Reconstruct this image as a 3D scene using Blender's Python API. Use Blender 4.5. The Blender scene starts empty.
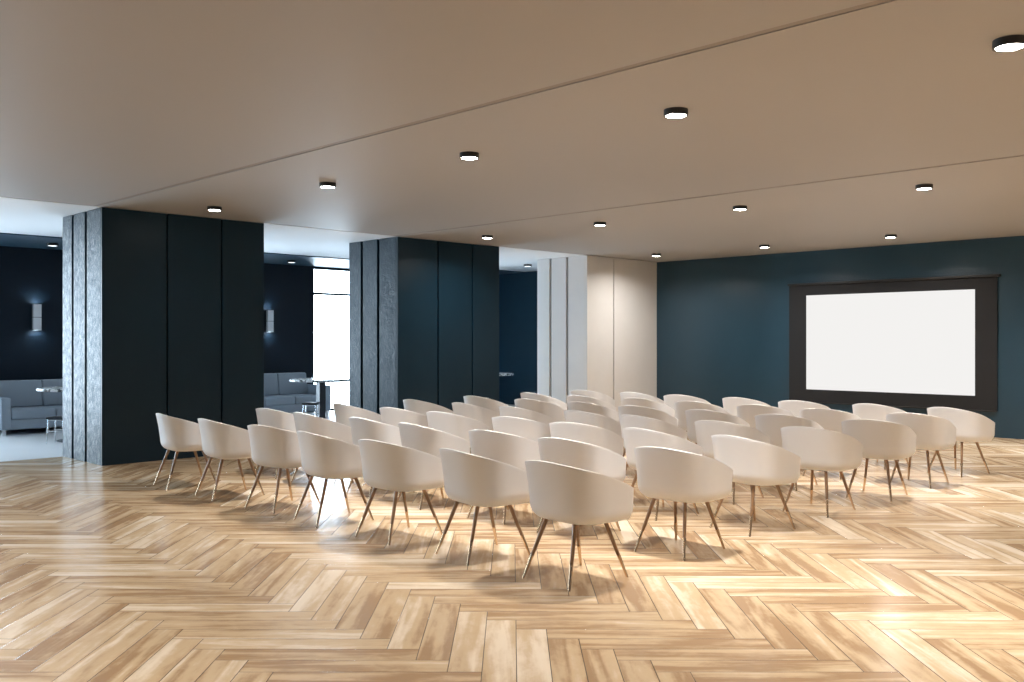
import bpy, bmesh, math, random
from mathutils import Vector, Matrix

# All lengths below are in eye heights; S turns them into metres.
S = 1.6
H = 2.072            # ceiling height
F_PX = 935.0
random.seed(4)
sc = bpy.context.scene
COL = sc.collection
R2 = math.sqrt(2)

# ----------------------------------------------------------------- helpers
def link(o):
    COL.objects.link(o)
    return o

def bm_box(bm, x0, x1, y0, y1, z0, z1, bev=0.0, seg=2):
    vs = [bm.verts.new((x, y, z)) for x in (x0, x1) for y in (y0, y1) for z in (z0, z1)]
    idx = [(0, 1, 3, 2), (4, 6, 7, 5), (0, 4, 5, 1), (2, 3, 7, 6), (0, 2, 6, 4), (1, 5, 7, 3)]
    fs = [bm.faces.new([vs[i] for i in q]) for q in idx]
    if bev > 0:
        es = list({e for f in fs for e in f.edges})
        bmesh.ops.bevel(bm, geom=es, offset=bev, segments=seg, profile=0.5, affect='EDGES', clamp_overlap=True)
    return fs

def bm_cyl(bm, p0, p1, r0, r1, n=16, caps=True):
    p0, p1 = Vector(p0), Vector(p1)
    d = (p1 - p0).normalized()
    a = d.orthogonal().normalized()
    b = d.cross(a)
    A, B = [], []
    for i in range(n):
        t = 2 * math.pi * i / n
        w = a * math.cos(t) + b * math.sin(t)
        A.append(bm.verts.new(p0 + w * r0))
        B.append(bm.verts.new(p1 + w * r1))
    for i in range(n):
        j = (i + 1) % n
        bm.faces.new((A[i], A[j], B[j], B[i]))
    if caps:
        bm.faces.new(A[::-1])
        bm.faces.new(B)

def bm_lathe(bm, prof, n=40, c=(0, 0, 0)):
    rings = []
    for r, z in prof:
        if r < 1e-6:
            rings.append([bm.verts.new((c[0], c[1], c[2] + z))])
        else:
            rings.append([bm.verts.new((c[0] + r * math.cos(2 * math.pi * i / n), c[1] + r * math.sin(2 * math.pi * i / n), c[2] + z)) for i in range(n)])
    for A, B in zip(rings, rings[1:]):
        for i in range(n):
            j = (i + 1) % n
            if len(A) == 1 and len(B) == 1:
                continue
            if len(A) == 1:
                bm.faces.new((A[0], B[j], B[i]))
            elif len(B) == 1:
                bm.faces.new((A[i], A[j], B[0]))
            else:
                bm.faces.new((A[i], A[j], B[j], B[i]))

def bm_torus(bm, c, R, r, n=28, m=8):
    g = []
    for i in range(n):
        t = 2 * math.pi * i / n
        g.append([bm.verts.new((c[0] + (R + r * math.cos(2 * math.pi * k / m)) * math.cos(t),
                                c[1] + (R + r * math.cos(2 * math.pi * k / m)) * math.sin(t),
                                c[2] + r * math.sin(2 * math.pi * k / m))) for k in range(m)])
    for i in range(n):
        for k in range(m):
            bm.faces.new((g[i][k], g[(i + 1) % n][k], g[(i + 1) % n][(k + 1) % m], g[i][(k + 1) % m]))

def obj(name, bm, mat, parent=None, smooth=False, origin=(0, 0, 0)):
    """link a bmesh given in eye heights as one mesh object in metres"""
    bmesh.ops.recalc_face_normals(bm, faces=bm.faces[:])
    me = bpy.data.meshes.new(name)
    for v in bm.verts:
        v.co = (v.co - Vector(origin)) * S
    bm.to_mesh(me)
    bm.free()
    me.materials.append(mat)
    if smooth:
        me.polygons.foreach_set('use_smooth', [True] * len(me.polygons))
        try:
            me.set_sharp_from_angle(angle=math.radians(38))
        except Exception:
            pass
    o = link(bpy.data.objects.new(name, me))
    o.location = Vector(origin) * S
    if parent is not None:
        o.parent = parent
    return o

def empty(name, loc, rz=0):
    o = link(bpy.data.objects.new(name, None))
    o.empty_display_size = 0.1
    o.location = Vector(loc) * S
    o.rotation_euler = (0, 0, rz)
    return o

def tag(o, label, cat, group=None):
    o['label'] = label
    o['category'] = cat
    if group:
        o['group'] = group
    return o

def struct(o):
    o['kind'] = 'structure'
    return o

def dup(root, loc, rz=None):
    r = root.copy()
    link(r)
    r.location = Vector(loc) * S
    if rz is not None:
        r.rotation_euler = (0, 0, rz)
    for ch in [c for c in ALL_CHILDREN[root.name]]:
        c = ch.copy()
        link(c)
        c.parent = r
        for g in ALL_CHILDREN.get(ch.name, []):
            d = g.copy()
            link(d)
            d.parent = c
    return r

ALL_CHILDREN = {}
def remember(root):
    ALL_CHILDREN[root.name] = list(root.children)
    for c in root.children:
        ALL_CHILDREN[c.name] = list(c.children)

# --------------------------------------------------------------- materials
def new_mat(name):
    m = bpy.data.materials.new(name)
    m.use_nodes = True
    nt = m.node_tree
    b = nt.nodes['Principled BSDF']
    return m, nt, b

def N(nt, kind, **kw):
    n = nt.nodes.new(kind)
    for k, v in kw.items():
        if k == 'inp':
            for a, b in v.items():
                n.inputs[a].default_value = b
        else:
            setattr(n, k, v)
    return n

def simple(name, col, rough=0.5, metal=0.0, spec=0.5, bump=None, coat=0.0):
    m, nt, b = new_mat(name)
    b.inputs['Base Color'].default_value = (*col, 1)
    b.inputs['Roughness'].default_value = rough
    b.inputs['Metallic'].default_value = metal
    b.inputs['Specular IOR Level'].default_value = spec
    b.inputs['Coat Weight'].default_value = coat
    if bump:
        scale, strength, dist = bump
        tc = N(nt, 'ShaderNodeTexCoord')
        nz = N(nt, 'ShaderNodeTexNoise', inp={'Scale': scale, 'Detail': 4.0, 'Roughness': 0.6})
        nt.links.new(tc.outputs['Object'], nz.inputs['Vector'])
        bp = N(nt, 'ShaderNodeBump', inp={'Strength': strength, 'Distance': dist})
        nt.links.new(nz.outputs['Fac'], bp.inputs['Height'])
        nt.links.new(bp.outputs['Normal'], b.inputs['Normal'])
    return m

def plaster(name, c1, c2, rough, scale=28.0, strength=0.5, dist=0.01, spec=0.5, rvar=0.07):
    """painted trowelled plaster: worn blotchy sheen with a fine pitted relief"""
    m, nt, b = new_mat(name)
    L = nt.links.new
    geo = N(nt, 'ShaderNodeNewGeometry')
    mp = N(nt, 'ShaderNodeMapping')
    mp.inputs['Scale'].default_value = (1, 1, 1.0)
    L(geo.outputs['Position'], mp.inputs['Vector'])
    n1 = N(nt, 'ShaderNodeTexNoise', inp={'Scale': 2.2, 'Detail': 6.0, 'Roughness': 0.65})
    n2 = N(nt, 'ShaderNodeTexNoise', inp={'Scale': scale, 'Detail': 7.0, 'Roughness': 0.7, 'Distortion': 0.3})
    L(mp.outputs['Vector'], n1.inputs['Vector'])
    L(mp.outputs['Vector'], n2.inputs['Vector'])
    mx = N(nt, 'ShaderNodeMix', data_type='RGBA')
    mx.inputs['A'].default_value = (*c1, 1)
    mx.inputs['B'].default_value = (*c2, 1)
    L(n1.outputs['Fac'], mx.inputs['Factor'])
    L(mx.outputs['Result'], b.inputs['Base Color'])
    rr = N(nt, 'ShaderNodeMapRange')
    rr.inputs['From Min'].default_value = 0.35
    rr.inputs['From Max'].default_value = 0.65
    rr.inputs['To Min'].default_value = rough - rvar
    rr.inputs['To Max'].default_value = rough + rvar
    n3 = N(nt, 'ShaderNodeTexNoise', inp={'Scale': scale * 0.55, 'Detail': 5.0, 'Roughness': 0.7})
    L(mp.outputs['Vector'], n3.inputs['Vector'])
    L(n3.outputs['Fac'], rr.inputs['Value'])
    L(rr.outputs['Result'], b.inputs['Roughness'])
    b.inputs['Specular IOR Level'].default_value = spec
    bp = N(nt, 'ShaderNodeBump', inp={'Strength': strength, 'Distance': dist})
    L(n2.outputs['Fac'], bp.inputs['Height'])
    L(bp.outputs['Normal'], b.inputs['Normal'])
    return m

def emitter(name, col, strength):
    m, nt, b = new_mat(name)
    nt.nodes.remove(b)
    e = N(nt, 'ShaderNodeEmission')
    e.inputs['Color'].default_value = (*col, 1)
    e.inputs['Strength'].default_value = strength
    nt.links.new(e.outputs['Emission'], nt.nodes['Material Output'].inputs['Surface'])
    return m

def oak():
    m, nt, b = new_mat('oak_planks')
    L = nt.links.new
    uv = N(nt, 'ShaderNodeUVMap', uv_map='plank')
    rnd = N(nt, 'ShaderNodeVertexColor', layer_name='rnd')
    sep = N(nt, 'ShaderNodeSeparateXYZ')
    L(uv.outputs['UV'], sep.inputs['Vector'])
    sr = N(nt, 'ShaderNodeSeparateColor')
    L(rnd.outputs['Color'], sr.inputs['Color'])
    def math_(op, a, bb=None, c=None):
        n = N(nt, 'ShaderNodeMath', operation=op)
        for i, v in enumerate((a, bb, c)):
            if v is None:
                continue
            if isinstance(v, (int, float)):
                n.inputs[i].default_value = v
            else:
                L(v, n.inputs[i])
        return n.outputs[0]
    # grain space: long along the plank, each plank cut from another place
    u = math_('ADD', sep.outputs['X'], math_('MULTIPLY', sr.outputs['Red'], 37.0))
    v = math_('ADD', sep.outputs['Y'], math_('MULTIPLY', sr.outputs['Green'], 53.0))
    cx = N(nt, 'ShaderNodeCombineXYZ')
    L(u, cx.inputs['X']); L(v, cx.inputs['Y'])
    def noise(su, sv, detail, rough, dist=0.0):
        mp = N(nt, 'ShaderNodeMapping')
        mp.inputs['Scale'].default_value = (su, sv, 1)
        L(cx.outputs['Vector'], mp.inputs['Vector'])
        n = N(nt, 'ShaderNodeTexNoise', inp={'Scale': 1.0, 'Detail': detail, 'Roughness': rough, 'Distortion': dist})
        L(mp.outputs['Vector'], n.inputs['Vector'])
        return n.outputs['Fac']
    band = noise(0.15, 1.5, 2.5, 0.5, 0.6)      # broad stripes along the board
    grain = noise(0.6, 7.0, 4.0, 0.6, 0.2)    # fine grain
    blotch = noise(1.1, 2.2, 6.0, 0.7, 0.4)     # stains and knots
    pits = noise(7.0, 22.0, 4.0, 0.75)
    t = math_('ADD', math_('MULTIPLY', band, 0.95), math_('MULTIPLY', grain, 0.13))
    t = math_('ADD', t, math_('MULTIPLY', blotch, 0.30))
    t = math_('ADD', t, math_('MULTIPLY', sr.outputs['Blue'], 0.26))
    ramp = N(nt, 'ShaderNodeValToRGB')
    cr = ramp.color_ramp
    cr.interpolation = 'EASE'
    cr.elements[0].position = 0.60
    cr.elements[0].color = (*OAK_D, 1)
    cr.elements[1].position = 1.14
    cr.elements[1].color = (*OAK_L, 1)
    e = cr.elements.new(0.78)
    e.color = (*OAK_M, 1)
    mr = N(nt, 'ShaderNodeMapRange')
    mr.inputs['From Min'].default_value = 0.55
    mr.inputs['From Max'].default_value = 1.15
    L(t, mr.inputs['Value'])
    cr.elements[0].position = 0.08
    cr.elements[1].position = 0.40
    cr.elements[2].position = 0.80
    cr.elements[0].color = (*OAK_D, 1)
    cr.elements[1].color = (*OAK_M, 1)
    cr.elements[2].color = (*OAK_L, 1)
    L(mr.outputs['Result'], ramp.inputs['Fac'])
    # pale limed pores
    pm = N(nt, 'ShaderNodeMapRange')
    pm.inputs['From Min'].default_value = 0.60
    pm.inputs['From Max'].default_value = 0.72
    pm.inputs['To Max'].default_value = 0.2
    L(pits, pm.inputs['Value'])
    mix1 = N(nt, 'ShaderNodeMix', data_type='RGBA')
    L(pm.outputs['Result'], mix1.inputs['Factor'])
    L(ramp.outputs['Color'], mix1.inputs['A'])
    mix1.inputs['B'].default_value = (0.74, 0.60, 0.45, 1)
    # bevelled joint: distance to the board's edges
    W6 = 6.0
    dv = math_('MINIMUM', sep.outputs['Y'], math_('SUBTRACT', 1.0, sep.outputs['Y']))
    du = math_('MINIMUM', sep.outputs['X'], math_('SUBTRACT', W6, sep.outputs['X']))
    d = math_('MINIMUM', dv, du)
    jm = N(nt, 'ShaderNodeMapRange')
    jm.inputs['From Min'].default_value = 0.006
    jm.inputs['From Max'].default_value = 0.018
    L(d, jm.inputs['Value'])
    mix2 = N(nt, 'ShaderNodeMix', data_type='RGBA')
    L(jm.outputs['Result'], mix2.inputs['Factor'])
    mix2.inputs['A'].default_value = (0.06, 0.035, 0.02, 1)
    L(mix1.outputs['Result'], mix2.inputs['B'])
    L(mix2.outputs['Result'], b.inputs['Base Color'])
    rg = N(nt, 'ShaderNodeMapRange')
    rg.inputs['To Min'].default_value = 0.17
    rg.inputs['To Max'].default_value = 0.29
    L(grain, rg.inputs['Value'])
    L(rg.outputs['Result'], b.inputs['Roughness'])
    b.inputs['Specular IOR Level'].default_value = 0.36
    hsum = math_('ADD', math_('MULTIPLY', jm.outputs['Result'], 1.0), math_('MULTIPLY', grain, 0.08))
    bp = N(nt, 'ShaderNodeBump', inp={'Strength': 0.25, 'Distance': 0.004})
    L(hsum, bp.inputs['Height'])
    L(bp.outputs['Normal'], b.inputs['Normal'])
    return m

def terrazzo():
    m, nt, b = new_mat('speckled_stone')
    L = nt.links.new
    tc = N(nt, 'ShaderNodeTexCoord')
    vo = N(nt, 'ShaderNodeTexVoronoi', inp={'Scale': 26.0, 'Randomness': 1.0})
    nz = N(nt, 'ShaderNodeTexNoise', inp={'Scale': 17.0, 'Detail': 5.0})
    L(tc.outputs['Object'], vo.inputs['Vector'])
    L(tc.outputs['Object'], nz.inputs['Vector'])
    ramp = N(nt, 'ShaderNodeValToRGB')
    cr = ramp.color_ramp
    cr.elements[0].position = 0.42; cr.elements[0].color = (0.80, 0.82, 0.82, 1)
    cr.elements[1].position = 0.60; cr.elements[1].color = (0.05, 0.06, 0.06, 1)
    L(nz.outputs['Fac'], ramp.inputs['Fac'])
    L(ramp.outputs['Color'], b.inputs['Base Color'])
    b.inputs['Roughness'].default_value = 0.25
    return m

def stone_floor():
    m, nt, b = new_mat('pale_polished_floor')
    L = nt.links.new
    geo = N(nt, 'ShaderNodeNewGeometry')
    nz = N(nt, 'ShaderNodeTexNoise', inp={'Scale': 1.1, 'Detail': 6.0})
    L(geo.outputs['Position'], nz.inputs['Vector'])
    mx = N(nt, 'ShaderNodeMix', data_type='RGBA')
    mx.inputs['A'].default_value = (0.80, 0.81, 0.83, 1)
    mx.inputs['B'].default_value = (0.88, 0.89, 0.90, 1)
    L(nz.outputs['Fac'], mx.inputs['Factor'])
    L(mx.outputs['Result'], b.inputs['Base Color'])
    b.inputs['Roughness'].default_value = 0.35
    return m

def walnut_leg():
    m, nt, b = new_mat('stained_leg_wood')
    L = nt.links.new
    tc = N(nt, 'ShaderNodeTexCoord')
    mp = N(nt, 'ShaderNodeMapping')
    mp.inputs['Scale'].default_value = (90, 90, 9)
    L(tc.outputs['Object'], mp.inputs['Vector'])
    nz = N(nt, 'ShaderNodeTexNoise', inp={'Scale': 1.0, 'Detail': 4.0})
    L(mp.outputs['Vector'], nz.inputs['Vector'])
    mx = N(nt, 'ShaderNodeMix', data_type='RGBA')
    mx.inputs['A'].default_value = (0.15, 0.080, 0.04, 1)
    mx.inputs['B'].default_value = (0.36, 0.22, 0.12, 1)
    L(nz.outputs['Fac'], mx.inputs['Factor'])
    L(mx.outputs['Result'], b.inputs['Base Color'])
    b.inputs['Roughness'].default_value = 0.3
    b.inputs['Coat Weight'].default_value = 0.4
    return m

def pane_mat():
    m, nt, b = new_mat('window_glass')
    L = nt.links.new
    nt.nodes.remove(b)
    fr = N(nt, 'ShaderNodeFresnel', inp={'IOR': 1.45})
    tr = N(nt, 'ShaderNodeBsdfTransparent')
    gl = N(nt, 'ShaderNodeBsdfGlossy', inp={'Roughness': 0.02})
    mx = N(nt, 'ShaderNodeMixShader')
    L(fr.outputs['Fac'], mx.inputs['Fac'])
    L(tr.outputs['BSDF'], mx.inputs[1])
    L(gl.outputs['BSDF'], mx.inputs[2])
    L(mx.outputs['Shader'], nt.nodes['Material Output'].inputs['Surface'])
    return m

OAK_D = (0.40, 0.255, 0.14)
OAK_M = (0.63, 0.465, 0.29)
OAK_L = (0.86, 0.73, 0.57)
LAMP_W = 49.0       # watts per downlight
SPREAD = 112
M = {}
M['oak'] = oak()
M['lounge_floor'] = stone_floor()
M['ceiling'] = simple('beige_ceiling_paint', (0.36, 0.342, 0.325), 0.6, spec=0.3, bump=(3.0, 0.02, 0.01))
M['ceiling_white'] = simple('white_ceiling_paint', (0.80, 0.81, 0.82), 0.8, spec=0.2, bump=(3.0, 0.02, 0.01))
M['teal'] = plaster('teal_plaster', (0.013, 0.044, 0.072), (0.019, 0.058, 0.094), 0.31, 40, 0.8, 0.0035, rvar=0.03)
M['pillar_front'] = plaster('dark_teal_smooth_plaster', (0.004, 0.018, 0.033), (0.006, 0.026, 0.045), 0.31, 40, 0.8, 0.0035, spec=0.24, rvar=0.03)
M['pillar_teal'] = plaster('dark_teal_plaster', (0.004, 0.018, 0.033), (0.006, 0.026, 0.045), 0.40, 18, 0.8, 0.016, spec=0.21, rvar=0.12)
M['navy'] = plaster('navy_plaster', (0.004, 0.010, 0.018), (0.006, 0.014, 0.024), 0.45, 26, 0.5, 0.006, spec=0.2)
M['ceiling_dark'] = simple('dark_blue_ceiling_paint', (0.016, 0.050, 0.085), 0.45)
M['joint'] = simple('ceiling_groove_shade', (0.25, 0.222, 0.195), 0.6)  # darker brown than the ceiling: shade of the shallow grooves, painted in
M['white_panel'] = plaster('white_panel_paint', (0.70, 0.68, 0.66), (0.78, 0.76, 0.74), 0.42, 22, 0.12, 0.003)
M['rear'] = simple('grey_paint', (0.40, 0.41, 0.43), 0.7)
M['black'] = simple('black_powder_coat', (0.012, 0.012, 0.013), 0.45)
M['screen_black'] = simple('black_screen_border', (0.019, 0.020, 0.023), 0.65, spec=0.25, bump=(60, 0.05, 0.002))
M['screen'] = emitter('projected_white', (1.0, 0.985, 0.965), 0.90)
M['glow'] = emitter('downlight_lens', (1.0, 0.95, 0.89), 45.0)
M['glow_cool'] = emitter('cool_downlight_lens', (0.85, 0.93, 1.0), 3.0)
M['glow_sconce'] = emitter('sconce_light', (0.72, 0.88, 1.0), 190.0)
M['shell'] = simple('cream_moulded_plastic', (0.78, 0.785, 0.80), 0.42, bump=(260, 0.03, 0.001))
M['leg'] = walnut_leg()
M['brass'] = simple('copper_brass_cap', (0.58, 0.43, 0.29), 0.2, 1.0)
M['sofa'] = simple('grey_sofa_fabric', (0.27, 0.32, 0.37), 0.85, bump=(220, 0.25, 0.002))
M['chrome'] = simple('chrome', (0.75, 0.77, 0.79), 0.12, 1.0)
M['stool_seat'] = simple('black_stool_seat', (0.012, 0.016, 0.022), 0.4)
M['terrazzo'] = terrazzo()
M['dark_metal'] = simple('dark_blue_metal', (0.015, 0.022, 0.032), 0.4)
M['sconce_white'] = simple('pale_grey_enamel', (0.60, 0.63, 0.66), 0.4)
M['frame_dark'] = simple('dark_window_frame', (0.015, 0.017, 0.02), 0.4)
M['glass'] = pane_mat()

# --------------------------------------------------------------- the floor
X0, X1 = -3.0, 10.40          # room limits
Y0, Y1, YL = -3.2, 8.47, 11.40
def wood_floor():
    W = 0.105
    Lp = 6 * W
    po, qo = -0.196 - Lp, 2.825
    bm = bmesh.new()
    uvl = bm.loops.layers.uv.new('plank')
    cl = bm.loops.layers.color.new('rnd')
    def add(p, q, horiz):
        if horiz:
            pts = [(p, q), (p + Lp, q), (p + Lp, q + W), (p, q + W)]
        else:
            pts = [(p + W, q), (p + W, q + Lp), (p, q + Lp), (p, q)]
        xy = [((b_ + a_) / R2, (b_ - a_) / R2) for a_, b_ in pts]
        if max(x for x, y in xy) < X0 or min(x for x, y in xy) > X1 + .1 or max(y for x, y in xy) < Y0 or min(y for x, y in xy) > Y1:
            return
        f = bm.faces.new([bm.verts.new((x, y, 0)) for x, y in xy])
        c = (random.random(), random.random(), random.random(), 1)
        for lp, t in zip(f.loops, ((0, 0), (6, 0), (6, 1), (0, 1))):
            lp[uvl].uv = t
            lp[cl] = c
    for m_ in range(-16, 20):
        for k in range(-130, 131):
            p = po + k * W + m_ * (Lp + W)
            q = qo - k * W + m_ * (Lp - W)
            add(p, q, True)
            add(p + Lp, q, False)
    for co, no in (((0, Y1, 0), (0, 1, 0)), ((X1 + .02, 0, 0), (1, 0, 0)), ((X0, 0, 0), (-1, 0, 0)), ((0, Y0, 0), (0, -1, 0))):
        bmesh.ops.bisect_plane(bm, geom=bm.verts[:] + bm.edges[:] + bm.faces[:], plane_co=co, plane_no=no, clear_outer=True)
    me = bpy.data.meshes.new('floor')
    for v in bm.verts:
        v.co *= S
    for f in bm.faces:
        if f.normal.z < 0:
            f.normal_flip()
    bm.to_mesh(me)
    bm.free()
    me.materials.append(M['oak'])
    return struct(link(bpy.data.objects.new('floor', me)))
wood_floor()
bm = bmesh.new(); bm_box(bm, X0, X1, Y1, YL, -0.06, 0.0)
struct(obj('floor', bm, M['lounge_floor']))

# ------------------------------------------------------------- the ceiling
G = 0.022
GD = 0.0035
bm = bmesh.new()
cuts = [X0, -0.075, 2.915, 5.905, X1]
for a, b_ in zip(cuts, cuts[1:]):
    bm_box(bm, a + (G if a > X0 else 0), b_ - (G if b_ < X1 else 0), Y0, 7.596, H, H + GD)
struct(obj('ceiling', bm, M['ceiling']))
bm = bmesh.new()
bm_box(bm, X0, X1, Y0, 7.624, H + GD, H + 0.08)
struct(obj('groove_shade_backing_1', bm, M['joint']))  # backing slab; its dark colour shows in the gaps as painted groove shade
bm = bmesh.new()
bm_box(bm, X0, X1, 7.624, 10.12, H, H + 0.08)
struct(obj('ceiling', bm, M['ceiling_white']))
bm = bmesh.new()
bm_box(bm, X0, X1, 10.12, YL, H - 0.012, H + 0.08)
struct(obj('ceiling', bm, M['ceiling_dark']))

# --------------------------------------------------------------- the walls
T = 0.12
bm = bmesh.new(); bm_box(bm, X1, X1 + T, Y0, YL + T, -0.06, H + 0.08)
struct(obj('wall_right', bm, M['teal']))
bm = bmesh.new(); bm_box(bm, X0 - T, X0, Y0 - T, YL + T, -0.06, H + 0.08)
struct(obj('wall_left', bm, M['rear']))
bm = bmesh.new(); bm_box(bm, X0, X1 + T, Y0 - T, Y0, -0.06, H + 0.08)
struct(obj('wall_rear', bm, M['rear']))
wins = [(-1.54, -0.04), (1.445, 2.945), (4.43, 5.93), (7.415, 8.915)]
WT, WB = H - 0.035, 0.012
bm = bmesh.new()
edges = [X0] + [e for w in wins for e in w] + [X1]
for i in range(0, len(edges), 2):
    bm_box(bm, edges[i], edges[i + 1], YL, YL + T, -0.06, H + 0.08)
for a, b_ in wins:
    bm_box(bm, a, b_, YL, YL + T, WT, H + 0.08)
    bm_box(bm, a, b_, YL, YL + T, -0.06, WB)
struct(obj('wall_back', bm, M['navy']))
for i, (a, b_) in enumerate(wins):
    w = struct(empty('window_%d' % (i + 1), ((a + b_) / 2, YL, WB)))
    o = ((a + b_) / 2, YL, WB)
    f = 0.012
    bm = bmesh.new()
    bm_box(bm, a, a + f, YL + .02, YL + .07, WB, WT)
    bm_box(bm, b_ - f, b_, YL + .02, YL + .07, WB, WT)
    bm_box(bm, a + f, b_ - f, YL + .02, YL + .07, WB, WB + f)
    bm_box(bm, a + f, b_ - f, YL + .02, YL + .07, WT - f, WT)
    bm_box(bm, a + f, b_ - f, YL + .02, YL + .07, 1.662, 1.696)
    fr = obj('window_frame', bm, M['frame_dark'], None, origin=o)
    fr.location = (0, 0, 0); fr.parent = w
    bm = bmesh.new()
    bm_box(bm, a + f, b_ - f, YL + .042, YL + .048, WB + f, 1.662)
    bm_box(bm, a + f, b_ - f, YL + .042, YL + .048, 1.696, WT - f)
    pn = obj('pane', bm, M['glass'], None, origin=o)
    pn.location = (0, 0, 0); pn.parent = w
    ld = bpy.data.lights.new('daylight_portal', 'AREA')
    ld.shape = 'RECTANGLE'
    ld.size = (b_ - a) * S
    ld.size_y = (WT - WB) * S
    ld.cycles.is_portal = True
    lo = link(bpy.data.objects.new('daylight_portal', ld))
    lo.location = Vector(((a + b_) / 2, YL + .10, (WT + WB) / 2)) * S
    lo.rotation_euler = (math.radians(-90), 0, 0)

# ------------------------------------------------------------ the pillars
def pillar(x, mat, groove_mat, last=False, front=None):
    w, y0, y1 = 1.45, 7.61, 8.47
    if last:
        w = X1 - x
    g, dp = 0.008, 0.03
    root = struct(empty('pillar', (x, y0, 0)))
    o = (x, y0, 0)
    def child(name, bm, mt):
        c = obj(name, bm, mt, None, origin=o)
        c.location = (0, 0, 0)
        c.parent = root
        return c
    bm = bmesh.new()
    bm_box(bm, x + dp, x + w, y0 + dp, y1, 0.0, H)
    child('core', bm, groove_mat)
    fx = [0, 0.53, w] if last else [0, 0.54, 1.035, w]
    for a, b_ in zip(fx, fx[1:]):
        bm = bmesh.new()
        bm_box(bm, x + a + (g if a else 0), x + b_ - (g if b_ < w else 0), y0, y0 + dp, 0.0, H - 0.001, bev=0.0035, seg=2)
        child('front_panel', bm, front or mat)
    sy = [dp, 0.335, 0.625, y1 - y0]
    gs = 0.019
    for a, b_ in zip(sy, sy[1:]):
        bm = bmesh.new()
        bm_box(bm, x, x + dp, y0 + a + (gs if a > dp else 0), y0 + b_ - (gs if b_ < .8 else 0), 0.0, H - 0.001, bev=0.0035, seg=2)
        child('side_panel', bm, mat)
M['groove'] = simple('dark_groove', (0.008, 0.012, 0.017), 0.6)
M['groove_grey'] = simple('grey_groove', (0.22, 0.22, 0.22), 0.6)
pillar(2.97, M['pillar_teal'], M['groove'], front=M['pillar_front'])
pillar(5.956, M['pillar_teal'], M['groove'], front=M['pillar_front'])
pillar(8.94, M['white_panel'], M['groove_grey'], True)

# --------------------------------------------------------------- downlights
def beam(watts, col, spread=None):
    ld = bpy.data.lights.new('downlight_beam', 'AREA')
    ld.shape = 'DISK'
    ld.size = 2 * .046 * S
    ld.energy = watts
    ld.color = col
    ld.spread = math.radians(spread or SPREAD)
    return ld
BEAM = beam(LAMP_W, (1.0, 0.955, 0.90))
BEAM_REAR = beam(LAMP_W * .5, (1.0, 0.955, 0.90))
BEAM_WALL = beam(LAMP_W * .9, (1.0, 0.955, 0.90), 155)
BEAM_DIM = beam(LAMP_W * .08, (1.0, 0.955, 0.90))
BEAM_COOL = beam(4.0, (0.85, 0.93, 1.0))
def add_beam(root, ld):
    o = link(bpy.data.objects.new('downlight_beam', ld))
    o.parent = root
    o.location = (0, 0, -.0281 * S)

def downlight(lens_mat):
    root = empty('downlight', (0, 0, H))
    r, h = 0.056, 0.028
    bm = bmesh.new()
    bm_lathe(bm, [(0, 0), (r, 0), (r, -h), (r * .83, -h), (r * .83, -h + .004), (0, -h + .004)], 40)
    obj('housing', bm, M['black'], root, smooth=True)
    bm = bmesh.new()
    bm_lathe(bm, [(0, -h + .0035), (r * .825, -h + .0035), (r * .825, -h + .0005), (0, -h + .0005)], 40)
    obj('lens', bm, lens_mat, root, smooth=True)
    remember(root)
    return root
LX = [3.605, 6.545, 9.39]
LY = [[6.97, 5.375, 3.95, 2.53, 1.10, -.33, -1.76], [6.90, 5.42, 3.98, 2.54, 1.10, -.33, -1.76],
      [6.88, 5.40, 3.975, 2.55, 1.10, -.33, -1.76]]
ordn = ['', 'second', 'third', 'fourth', 'fifth', 'sixth', 'seventh']
rowname = ['the near ceiling row', 'the middle ceiling row', 'the ceiling row along the screen wall']
first = downlight(M['glow'])
used = False
def place_lamp(x, y, label, group, ld=None):
    global used
    if not used:
        o = first
        o.location = Vector((x, y, H)) * S
        used = True
    else:
        o = dup(first, (x, y, H))
    tag(o, label, 'ceiling light', group)
    add_beam(o, ld or BEAM)
def lamp_px(x, y):
    Z, lat = (x + y) / R2, (x - y) / R2
    return 512 + lat / Z * F_PX if Z > .5 else None
last_near = None
for r, x in enumerate(LX):
    vis = []
    for y in LY[r]:
        px = lamp_px(x, y)
        if px is not None and px < 1030:
            vis.append(y)
        else:
            place_lamp(x, y, 'round black ceiling downlight beyond the right edge of the view', 'downlights out of the view')
    for k, y in enumerate(vis):
        if k == 0:
            s_ = ['round black downlight in front of the left dark pillar', 'round black downlight in front of the middle dark pillar', 'round black downlight in front of the white pillar'][r]
        elif r == 0 and k == len(vis) - 1:
            s_ = 'largest round black downlight, cut by the right edge of the photo'
        else:
            s_ = 'round black downlight, %s out from the pillar in %s' % (ordn[k], rowname[r])
        place_lamp(x, y, s_, 'ceiling downlights', BEAM_DIM if r == 0 and k == 0 else BEAM_WALL if r == 2 or k == 0 else None)
for x in (0.665,):
    for y in LY[0]:
        place_lamp(x, y, 'round black ceiling downlight beyond the right edge of the view', 'downlights out of the view', BEAM_REAR)
cool = downlight(M['glow_cool'])
add_beam(cool, BEAM_COOL)
cool.location = Vector((3.65, 10.70, H - 0.012)) * S
tag(cool, 'small downlight in the dark lounge ceiling left of the left pillar', 'ceiling light', 'lounge downlights')
o = dup(cool, (6.65, 10.75, H - 0.012)); add_beam(o, BEAM_COOL)
tag(o, 'small downlight in the dark lounge ceiling between the two dark pillars', 'ceiling light', 'lounge downlights')
o = dup(cool, (9.41, 9.10, H)); add_beam(o, BEAM_COOL)
tag(o, 'small downlight in the white lounge ceiling beside the white pillar', 'ceiling light', 'lounge downlights')

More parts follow.
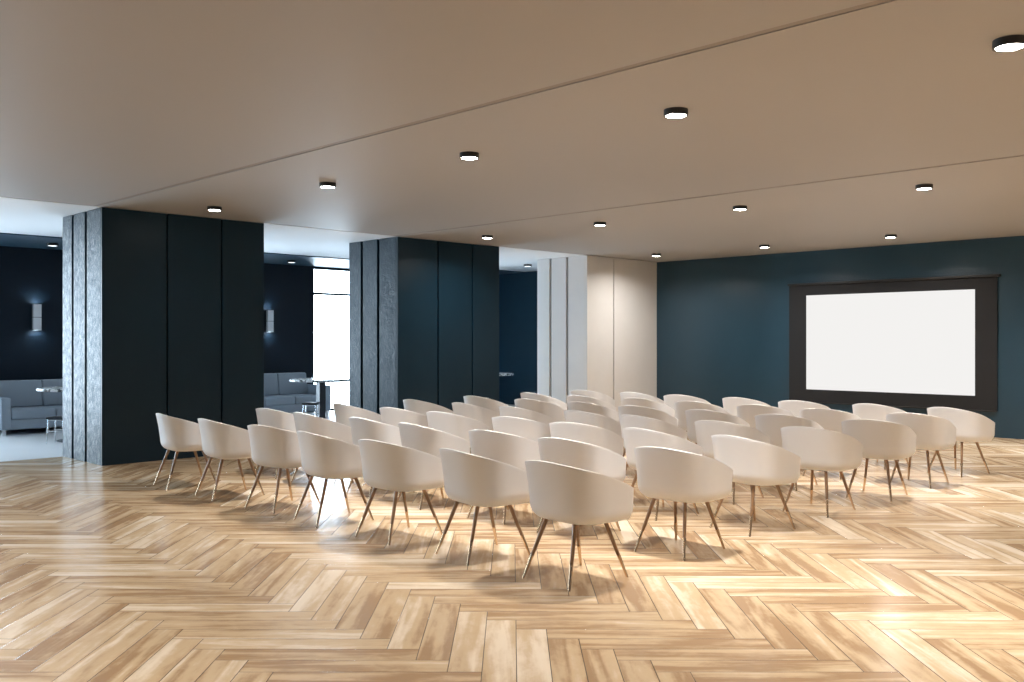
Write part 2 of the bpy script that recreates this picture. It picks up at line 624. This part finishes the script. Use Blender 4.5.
# ------------------------------------------------------------------ screen
scr = empty('projection_screen', (X1, (3.29 + 5.632) / 2, .277))
tag(scr, 'large blank white projection screen with wide black border on the dark teal wall', 'screen')
oc = (X1, (3.29 + 5.632) / 2, .277)
def child_at(name, bm, mat, root, o, smooth=False):
    c = obj(name, bm, mat, None, smooth=smooth, origin=o)
    c.location = (0, 0, 0)
    c.parent = root
    return c
bm = bmesh.new()
yA, yB, zA, zB = 3.29, 5.632, .277, 1.665
ya, yb, za, zb = 3.504, 5.411, .424, 1.544
xf = X1 - 0.022
for q in ((yA, ya, zA, zB), (yb, yB, zA, zB), (ya, yb, zA, za), (ya, yb, zb, zB)):
    bm_box(bm, xf, X1 - .0005, *q)
bmesh.ops.remove_doubles(bm, verts=bm.verts[:], dist=1e-5)
child_at('border', bm, M['screen_black'], scr, oc)
bm = bmesh.new()
bm_box(bm, xf + .003, X1 - .001, ya + .0005, yb - .0005, za + .0005, zb - .0005)
child_at('screen_surface', bm, M['screen'], scr, oc)
bm = bmesh.new()
bm_box(bm, X1 - .055, X1 - .0005, yA - .035, yB + .006, zB, zB + .026, bev=.005)
child_at('roller_case', bm, M['black'], scr, oc)
bm = bmesh.new()
bm_box(bm, X1 - .030, X1 - .0005, yA, yB, zA - .012, zA, bev=.003)
child_at('bottom_bar', bm, M['black'], scr, oc)

# ------------------------------------------------------------------ chairs
def smooth(a, b_, x):
    t = max(0.0, min(1.0, (x - a) / (b_ - a)))
    return t * t * (3 - 2 * t)

ZB, ZT = 0.250, 0.505
def outline(th, t):
    """plan outline at relative height t; th=0 front (+X), pi back"""
    c, s = math.cos(th), math.sin(th)
    hy = 0.204 + (0.216 - 0.204) * t
    if c >= 0:
        a, n = 0.155 + 0.005 * t, 12.0
    else:
        a, n = 0.148 + (0.186 - 0.148) * t, 2.6
    r = (abs(c / a) ** n + abs(s / hy) ** n) ** (-1 / n)
    return r * c, r * s

RIM_TAB = [0.0]
_pts = [outline(math.pi - math.pi * i / 720, .6) for i in range(721)]
for _a, _b in zip(_pts, _pts[1:]):
    RIM_TAB.append(RIM_TAB[-1] + math.hypot(_b[0] - _a[0], _b[1] - _a[1]))
_k = max(i for i in range(721) if abs(_pts[i][1]) > .200 and _pts[i][0] > 0)   # the arm's front corner
RIM_LEN = RIM_TAB[_k]

def rim(th):
    x, y = outline(th, .6)
    ay = abs(y)
    d = abs(math.pi - (th % (2 * math.pi)))
    sg = RIM_TAB[min(720, int(round(d / math.pi * 720)))] / RIM_LEN
    if sg >= 1:                                # front: the arm end falls to the seat lip
        return .272 + (.384 - .272) * smooth(.176, .205, ay)
    return .5055 - (.5055 - .384) * sg ** 1.8

def chair_shell():
    bm = bmesh.new()
    # sample angles evenly along the outline
    M_ = 1440
    pts = [outline(2 * math.pi * i / M_, .6) for i in range(M_ + 1)]
    acc = [0.0]
    for a, b_ in zip(pts, pts[1:]):
        acc.append(acc[-1] + math.hypot(b_[0] - a[0], b_[1] - a[1]))
    NT = 128
    ths, j = [], 0
    for i in range(NT):
        d = acc[-1] * i / NT
        while acc[j + 1] < d:
            j += 1
        ths.append(2 * math.pi * (j + (d - acc[j]) / (acc[j + 1] - acc[j])) / M_)
    centre = bm.verts.new((0, 0, ZB))
    cols = []
    for th in ths:
        R = rim(th)
        rf = min(.055, (R - ZB) * .8)
        col = []
        bx, by = outline(th, 0)
        rb = math.hypot(bx, by)
        for f in (.25, .5, .75):
            q = f * (rb - rf) / rb
            col.append(bm.verts.new((bx * q, by * q, ZB)))
        for k in range(0, 8):
            a = math.pi / 2 * k / 7
            z = ZB + rf * (1 - math.cos(a))
            t = (z - ZB) / (ZT - ZB)
            ox, oy = outline(th, max(t, 0) ** 1.7)
            ro = math.hypot(ox, oy)
            q = (ro - rf + rf * math.sin(a)) / ro
            col.append(bm.verts.new((ox * q, oy * q, z)))
        z0 = ZB + rf
        for k in range(1, 13):
            z = z0 + (R - z0) * k / 12
            t = (z - ZB) / (ZT - ZB)
            ox, oy = outline(th, max(t, 0) ** 1.7)
            col.append(bm.verts.new((ox, oy, z)))
        cols.append(col)
    n = len(cols)
    for i in range(n):
        A, B = cols[i], cols[(i + 1) % n]
        bm.faces.new((centre, A[0], B[0]))
        for a, b_, c, d in zip(A, A[1:], B[1:], B):
            bm.faces.new((a, b_, c, d))
    return bm

def make_chair():
    root = empty('tub_chair', (0, 0, 0))
    sh = obj('shell', chair_shell(), M['shell'], root, smooth=True)
    # thickness inward, baked into the mesh so that copies share it
    md = sh.modifiers.new('thickness', 'SOLIDIFY')
    md.thickness = 0.0085 * S
    md.offset = -1
    md.use_rim = True
    md2 = sh.modifiers.new('edge', 'BEVEL')
    md2.width = 0.0028 * S
    md2.segments = 2
    md2.limit_method = 'ANGLE'
    md2.angle_limit = math.radians(60)
    dg = bpy.context.evaluated_depsgraph_get()
    me = bpy.data.meshes.new_from_object(sh.evaluated_get(dg))
    sh.modifiers.clear()
    sh.data = me
    me.name = 'shell'
    for sx in (-1, 1):
        for sy in (-1, 1):
            top = Vector((sx * .085, sy * .085, .253))
            foot = Vector((sx * .172 + .0, sy * .138, 0.0))
            mid = top.lerp(foot, .62)
            bm = bmesh.new()
            bm_cyl(bm, top, mid, .0100, .0080, 16)
            lg = obj('leg', bm, M['leg'], root, smooth=True)
            bm = bmesh.new()
            end = mid.lerp(foot, 1.0)
            bm_cyl(bm, mid, end, .0081, .0056, 16)
            # flat foot on the floor
            for v in bm.verts:
                if v.co.z < .012:
                    v.co.z = 0.0
            obj('foot_cap', bm, M['brass'], lg, smooth=True)
    remember(root)
    return root

NUDGE = [(-0.001, 0.018, -0.002, 0.002, 0.040, 0.013, 0.001),
         (0.015, -0.016, 0.023, -0.013, 0.035, -0.013, 0.039),
         (-0.024, -0.029, -0.013, 0.040, -0.018, 0.010, -0.010),
         (-0.017, -0.024, -0.039, 0.029, -0.028, 0.001, -0.021),
         (0.008, -0.023, -0.009, -0.035, 0.013, -0.001, -0.046),
         (-0.014, -0.073, -0.021, -0.022, 0.006, -0.037, -0.039),
         (-0.010, -0.006, -0.063, -0.021, -0.057, 0.003, -0.043)]     # no row is perfectly straight
seat_words = ['right end seat', 'second seat from the right end', 'third seat from the right end', 'middle seat',
              'third seat from the left end', 'second seat from the left end', 'left end seat']
row_words = ['the back row nearest the viewer', 'the second row from the back', 'the third row from the back', 'the middle row',
             'the third row from the screen', 'the second row from the screen', 'the front row by the screen']
proto = make_chair()
CX, CY, DX, DYC = 2.985, 2.605, 0.7345, 0.597
turn = random.Random(11)
EDGE = {(0, 0): -4, (1, 0): 1, (2, 0): -11.5, (3, 0): 0, (4, 0): 7, (5, 0): 1.5, (6, 0): -14,
        (0, 1): -10, (0, 2): 0, (0, 3): -7, (0, 4): 6, (0, 5): -5, (0, 6): -7}
for i in range(7):
    for j in range(7):
        sh = NUDGE[i][j] / R2
        loc = (CX + DX * i + sh, CY + DYC * j - sh, 0)
        if i == 0 and j == 0:
            c = proto
            c.location = Vector(loc) * S
        else:
            c = dup(proto, loc)
        rz = turn.uniform(-9, 7)
        c.rotation_euler = (0, 0, math.radians(EDGE.get((i, j), rz)))
        tag(c, 'cream tub chair, %s of %s' % (seat_words[j], row_words[i]), 'chair', 'cream tub chairs in rows')

# ------------------------------------------------------------------ lounge
def make_sofa():
    root = empty('sofa', (0, 0, 0))
    w, d = 0.55, 0.33          # half width, half depth; front is -Y
    bm = bmesh.new(); bm_box(bm, -w + .098, w - .098, -d + .02, d, .062, .165, bev=.008)
    obj('base', bm, M['sofa'], root, smooth=True)
    for s_ in (-1, 1):
        bm = bmesh.new()
        a, b_ = sorted((s_ * w, s_ * (w - .097)))
        bm_box(bm, a, b_, -d, d, .062, .40, bev=.012)
        obj('armrest', bm, M['sofa'], root, smooth=True)
    bm = bmesh.new(); bm_box(bm, -w + .098, w - .098, d - .13, d, .166, .50, bev=.012)
    obj('back_frame', bm, M['sofa'], root, smooth=True)
    for s_ in (-1, 1):
        a, b_ = sorted((s_ * .003, s_ * (w - .100)))
        bm = bmesh.new(); bm_box(bm, a, b_, -d + .005, d - .135, .167, .272, bev=.02, seg=4)
        obj('seat_cushion', bm, M['sofa'], root, smooth=True)
        bm = bmesh.new(); bm_box(bm, a, b_, d - .26, d - .135, .273, .565, bev=.02, seg=4)
        for v in bm.verts:
            v.co.y += (v.co.z - .273) * .16
        obj('back_cushion', bm, M['sofa'], root, smooth=True)
    for sx in (-1, 1):
        for sy in (-1, 1):
            bm = bmesh.new()
            bm_box(bm, sx * (w - .035) - .016, sx * (w - .035) + .016, sy * (d - .035) - .016, sy * (d - .035) + .016, 0, .0625)
            obj('leg', bm, M['chrome'], root)
    remember(root)
    return root
sofa = make_sofa()
sofa.location = Vector((3.69, 11.03, 0)) * S
tag(sofa, 'grey two-seat sofa seen left of the left dark pillar', 'sofa', 'grey lounge sofas')
o = dup(sofa, (6.68, 11.03, 0))
tag(o, 'grey two-seat sofa seen between the two dark pillars', 'sofa', 'grey lounge sofas')

def make_table():
    root = empty('pedestal_table', (0, 0, 0))
    bm = bmesh.new()
    bm_lathe(bm, [(0, .506), (.372, .506), (.380, .512), (.380, .529), (.374, .535), (0, .535)], 64)
    obj('tabletop', bm, M['terrazzo'], root, smooth=True)
    bm = bmesh.new(); bm_box(bm, -.043, .043, -.043, .043, .016, .506, bev=.004)
    obj('pedestal', bm, M['dark_metal'], root)
    bm = bmesh.new(); bm_lathe(bm, [(0, 0), (.20, 0), (.20, .010), (.06, .0165), (0, .0165)], 40)
    obj('base', bm, M['dark_metal'], root, smooth=True)
    remember(root)
    return root
TX = [(3.56, 9.72), (6.46, 9.78), (9.28, 9.78)]
tb = make_table()
tb.location = Vector((*TX[0], 0)) * S
tag(tb, 'speckled stone pedestal table half hidden behind the left edge of the left pillar', 'table', 'stone-topped lounge tables')
o = dup(tb, (*TX[1], 0))
tag(o, 'speckled stone pedestal table before the bright window, between the dark pillars', 'table', 'stone-topped lounge tables')
o = dup(tb, (*TX[2], 0))
tag(o, 'speckled stone table edge peeking past the right side of the middle pillar', 'table', 'stone-topped lounge tables')

def make_stool():
    root = empty('stool', (0, 0, 0))
    hh, q = .262, .078
    bm = bmesh.new()
    bm_box(bm, -q - .012, q + .012, -q - .012, q + .012, hh - .022, hh, bev=.007, seg=3)
    obj('seat', bm, M['stool_seat'], root, smooth=True)
    for sx in (-1, 1):
        for sy in (-1, 1):
            bm = bmesh.new()
            bm_cyl(bm, (sx * (q - .008), sy * (q - .008), hh - .023), (sx * (q + .004), sy * (q + .004), 0), .0062, .0062, 10)
            obj('leg', bm, M['chrome'], root, smooth=True)
    bm = bmesh.new()
    z = .125
    for a, b_ in (((-q, -q), (q, -q)), ((q, -q), (q, q)), ((q, q), (-q, q)), ((-q, q), (-q, -q))):
        bm_cyl(bm, (*a, z), (*b_, z), .004, .004, 8)
    obj('foot_rail', bm, M['chrome'], root, smooth=True)
    bm = bmesh.new()
    for a, b_ in (((-q, -q), (q, -q)), ((q, -q), (q, q)), ((q, q), (-q, q)), ((-q, q), (-q, -q))):
        bm_cyl(bm, (a[0] * .92, a[1] * .92, hh - .028), (b_[0] * .92, b_[1] * .92, hh - .028), .005, .005, 8)
    obj('seat_frame', bm, M['chrome'], root, smooth=True)
    remember(root)
    return root
st = make_stool()
st.location = Vector((TX[0][0] - .226, TX[0][1] - .127, 0)) * S
st.rotation_euler = (0, 0, math.radians(45))
tag(st, 'black-topped chrome stool beside the left edge of the left pillar', 'stool', 'chrome lounge stools')
o = dup(st, (TX[1][0] - .226, TX[1][1] - .127, 0))
tag(o, 'black-topped chrome stool under the stone table between the pillars', 'stool', 'chrome lounge stools')

def make_sconce():
    root = empty('wall_sconce', (0, 0, 0))
    bm = bmesh.new()
    bm_box(bm, -.03, .03, -.03, 0, -.10, .10)
    obj('bracket', bm, M['black'], root)
    bm = bmesh.new()
    w, d, t = .043, .075, .004
    for za_, zb_ in ((-.148, -.003), (.003, .148)):
        bm_box(bm, -w, w, -d, -d + t, za_, zb_)
        bm_box(bm, -w, -w + t, -d + t, -.03, za_, zb_)
        bm_box(bm, w - t, w, -d + t, -.03, za_, zb_)
        bm_box(bm, -w + t, w - t, -.034, -.03, za_, zb_)
    obj('shade', bm, M['sconce_white'], root)
    bm = bmesh.new()
    bm_box(bm, -.03, .03, -d + .008, -.040, -.139, -.136)
    bm_box(bm, -.03, .03, -d + .008, -.040, .136, .139)
    obj('bulb', bm, M['glow_sconce'], root)
    remember(root)
    return root
sn = make_sconce()
sn.location = Vector((3.70, YL, 1.270)) * S
tag(sn, 'pale rectangular up-and-down wall light above the left sofa', 'wall light', 'lounge wall lights')
o = dup(sn, (6.68, YL, 1.270))
tag(o, 'pale rectangular up-and-down wall light beside the bright window', 'wall light', 'lounge wall lights')

# ----------------------------------------------------- camera, sky, exposure
cd = bpy.data.cameras.new('camera')
cam = link(bpy.data.objects.new('camera', cd))
cam.location = (0, 0, S)
cam.rotation_euler = (math.radians(90), 0, math.radians(-45))
cd.sensor_width = 36
cd.lens = 36 * F_PX / 1024
cd.clip_start = .05
sc.camera = cam

w = bpy.data.worlds.new('overcast')
sc.world = w
w.use_nodes = True
bg = w.node_tree.nodes['Background']
bg.inputs['Color'].default_value = (0.66, 0.84, 1.0, 1)
bg.inputs['Strength'].default_value = 19.0

vs = sc.view_settings
vs.view_transform = 'Standard'
vs.look = 'None'
vs.exposure = 0.0
vs.gamma = 1.0
vs.use_curve_mapping = False
cy = sc.cycles
cy.use_denoising = True
cy.max_bounces = 10
cy.diffuse_bounces = 6
cy.glossy_bounces = 5
cy.sample_clamp_indirect = 6.0
cy.caustics_reflective = False
cy.caustics_refractive = False
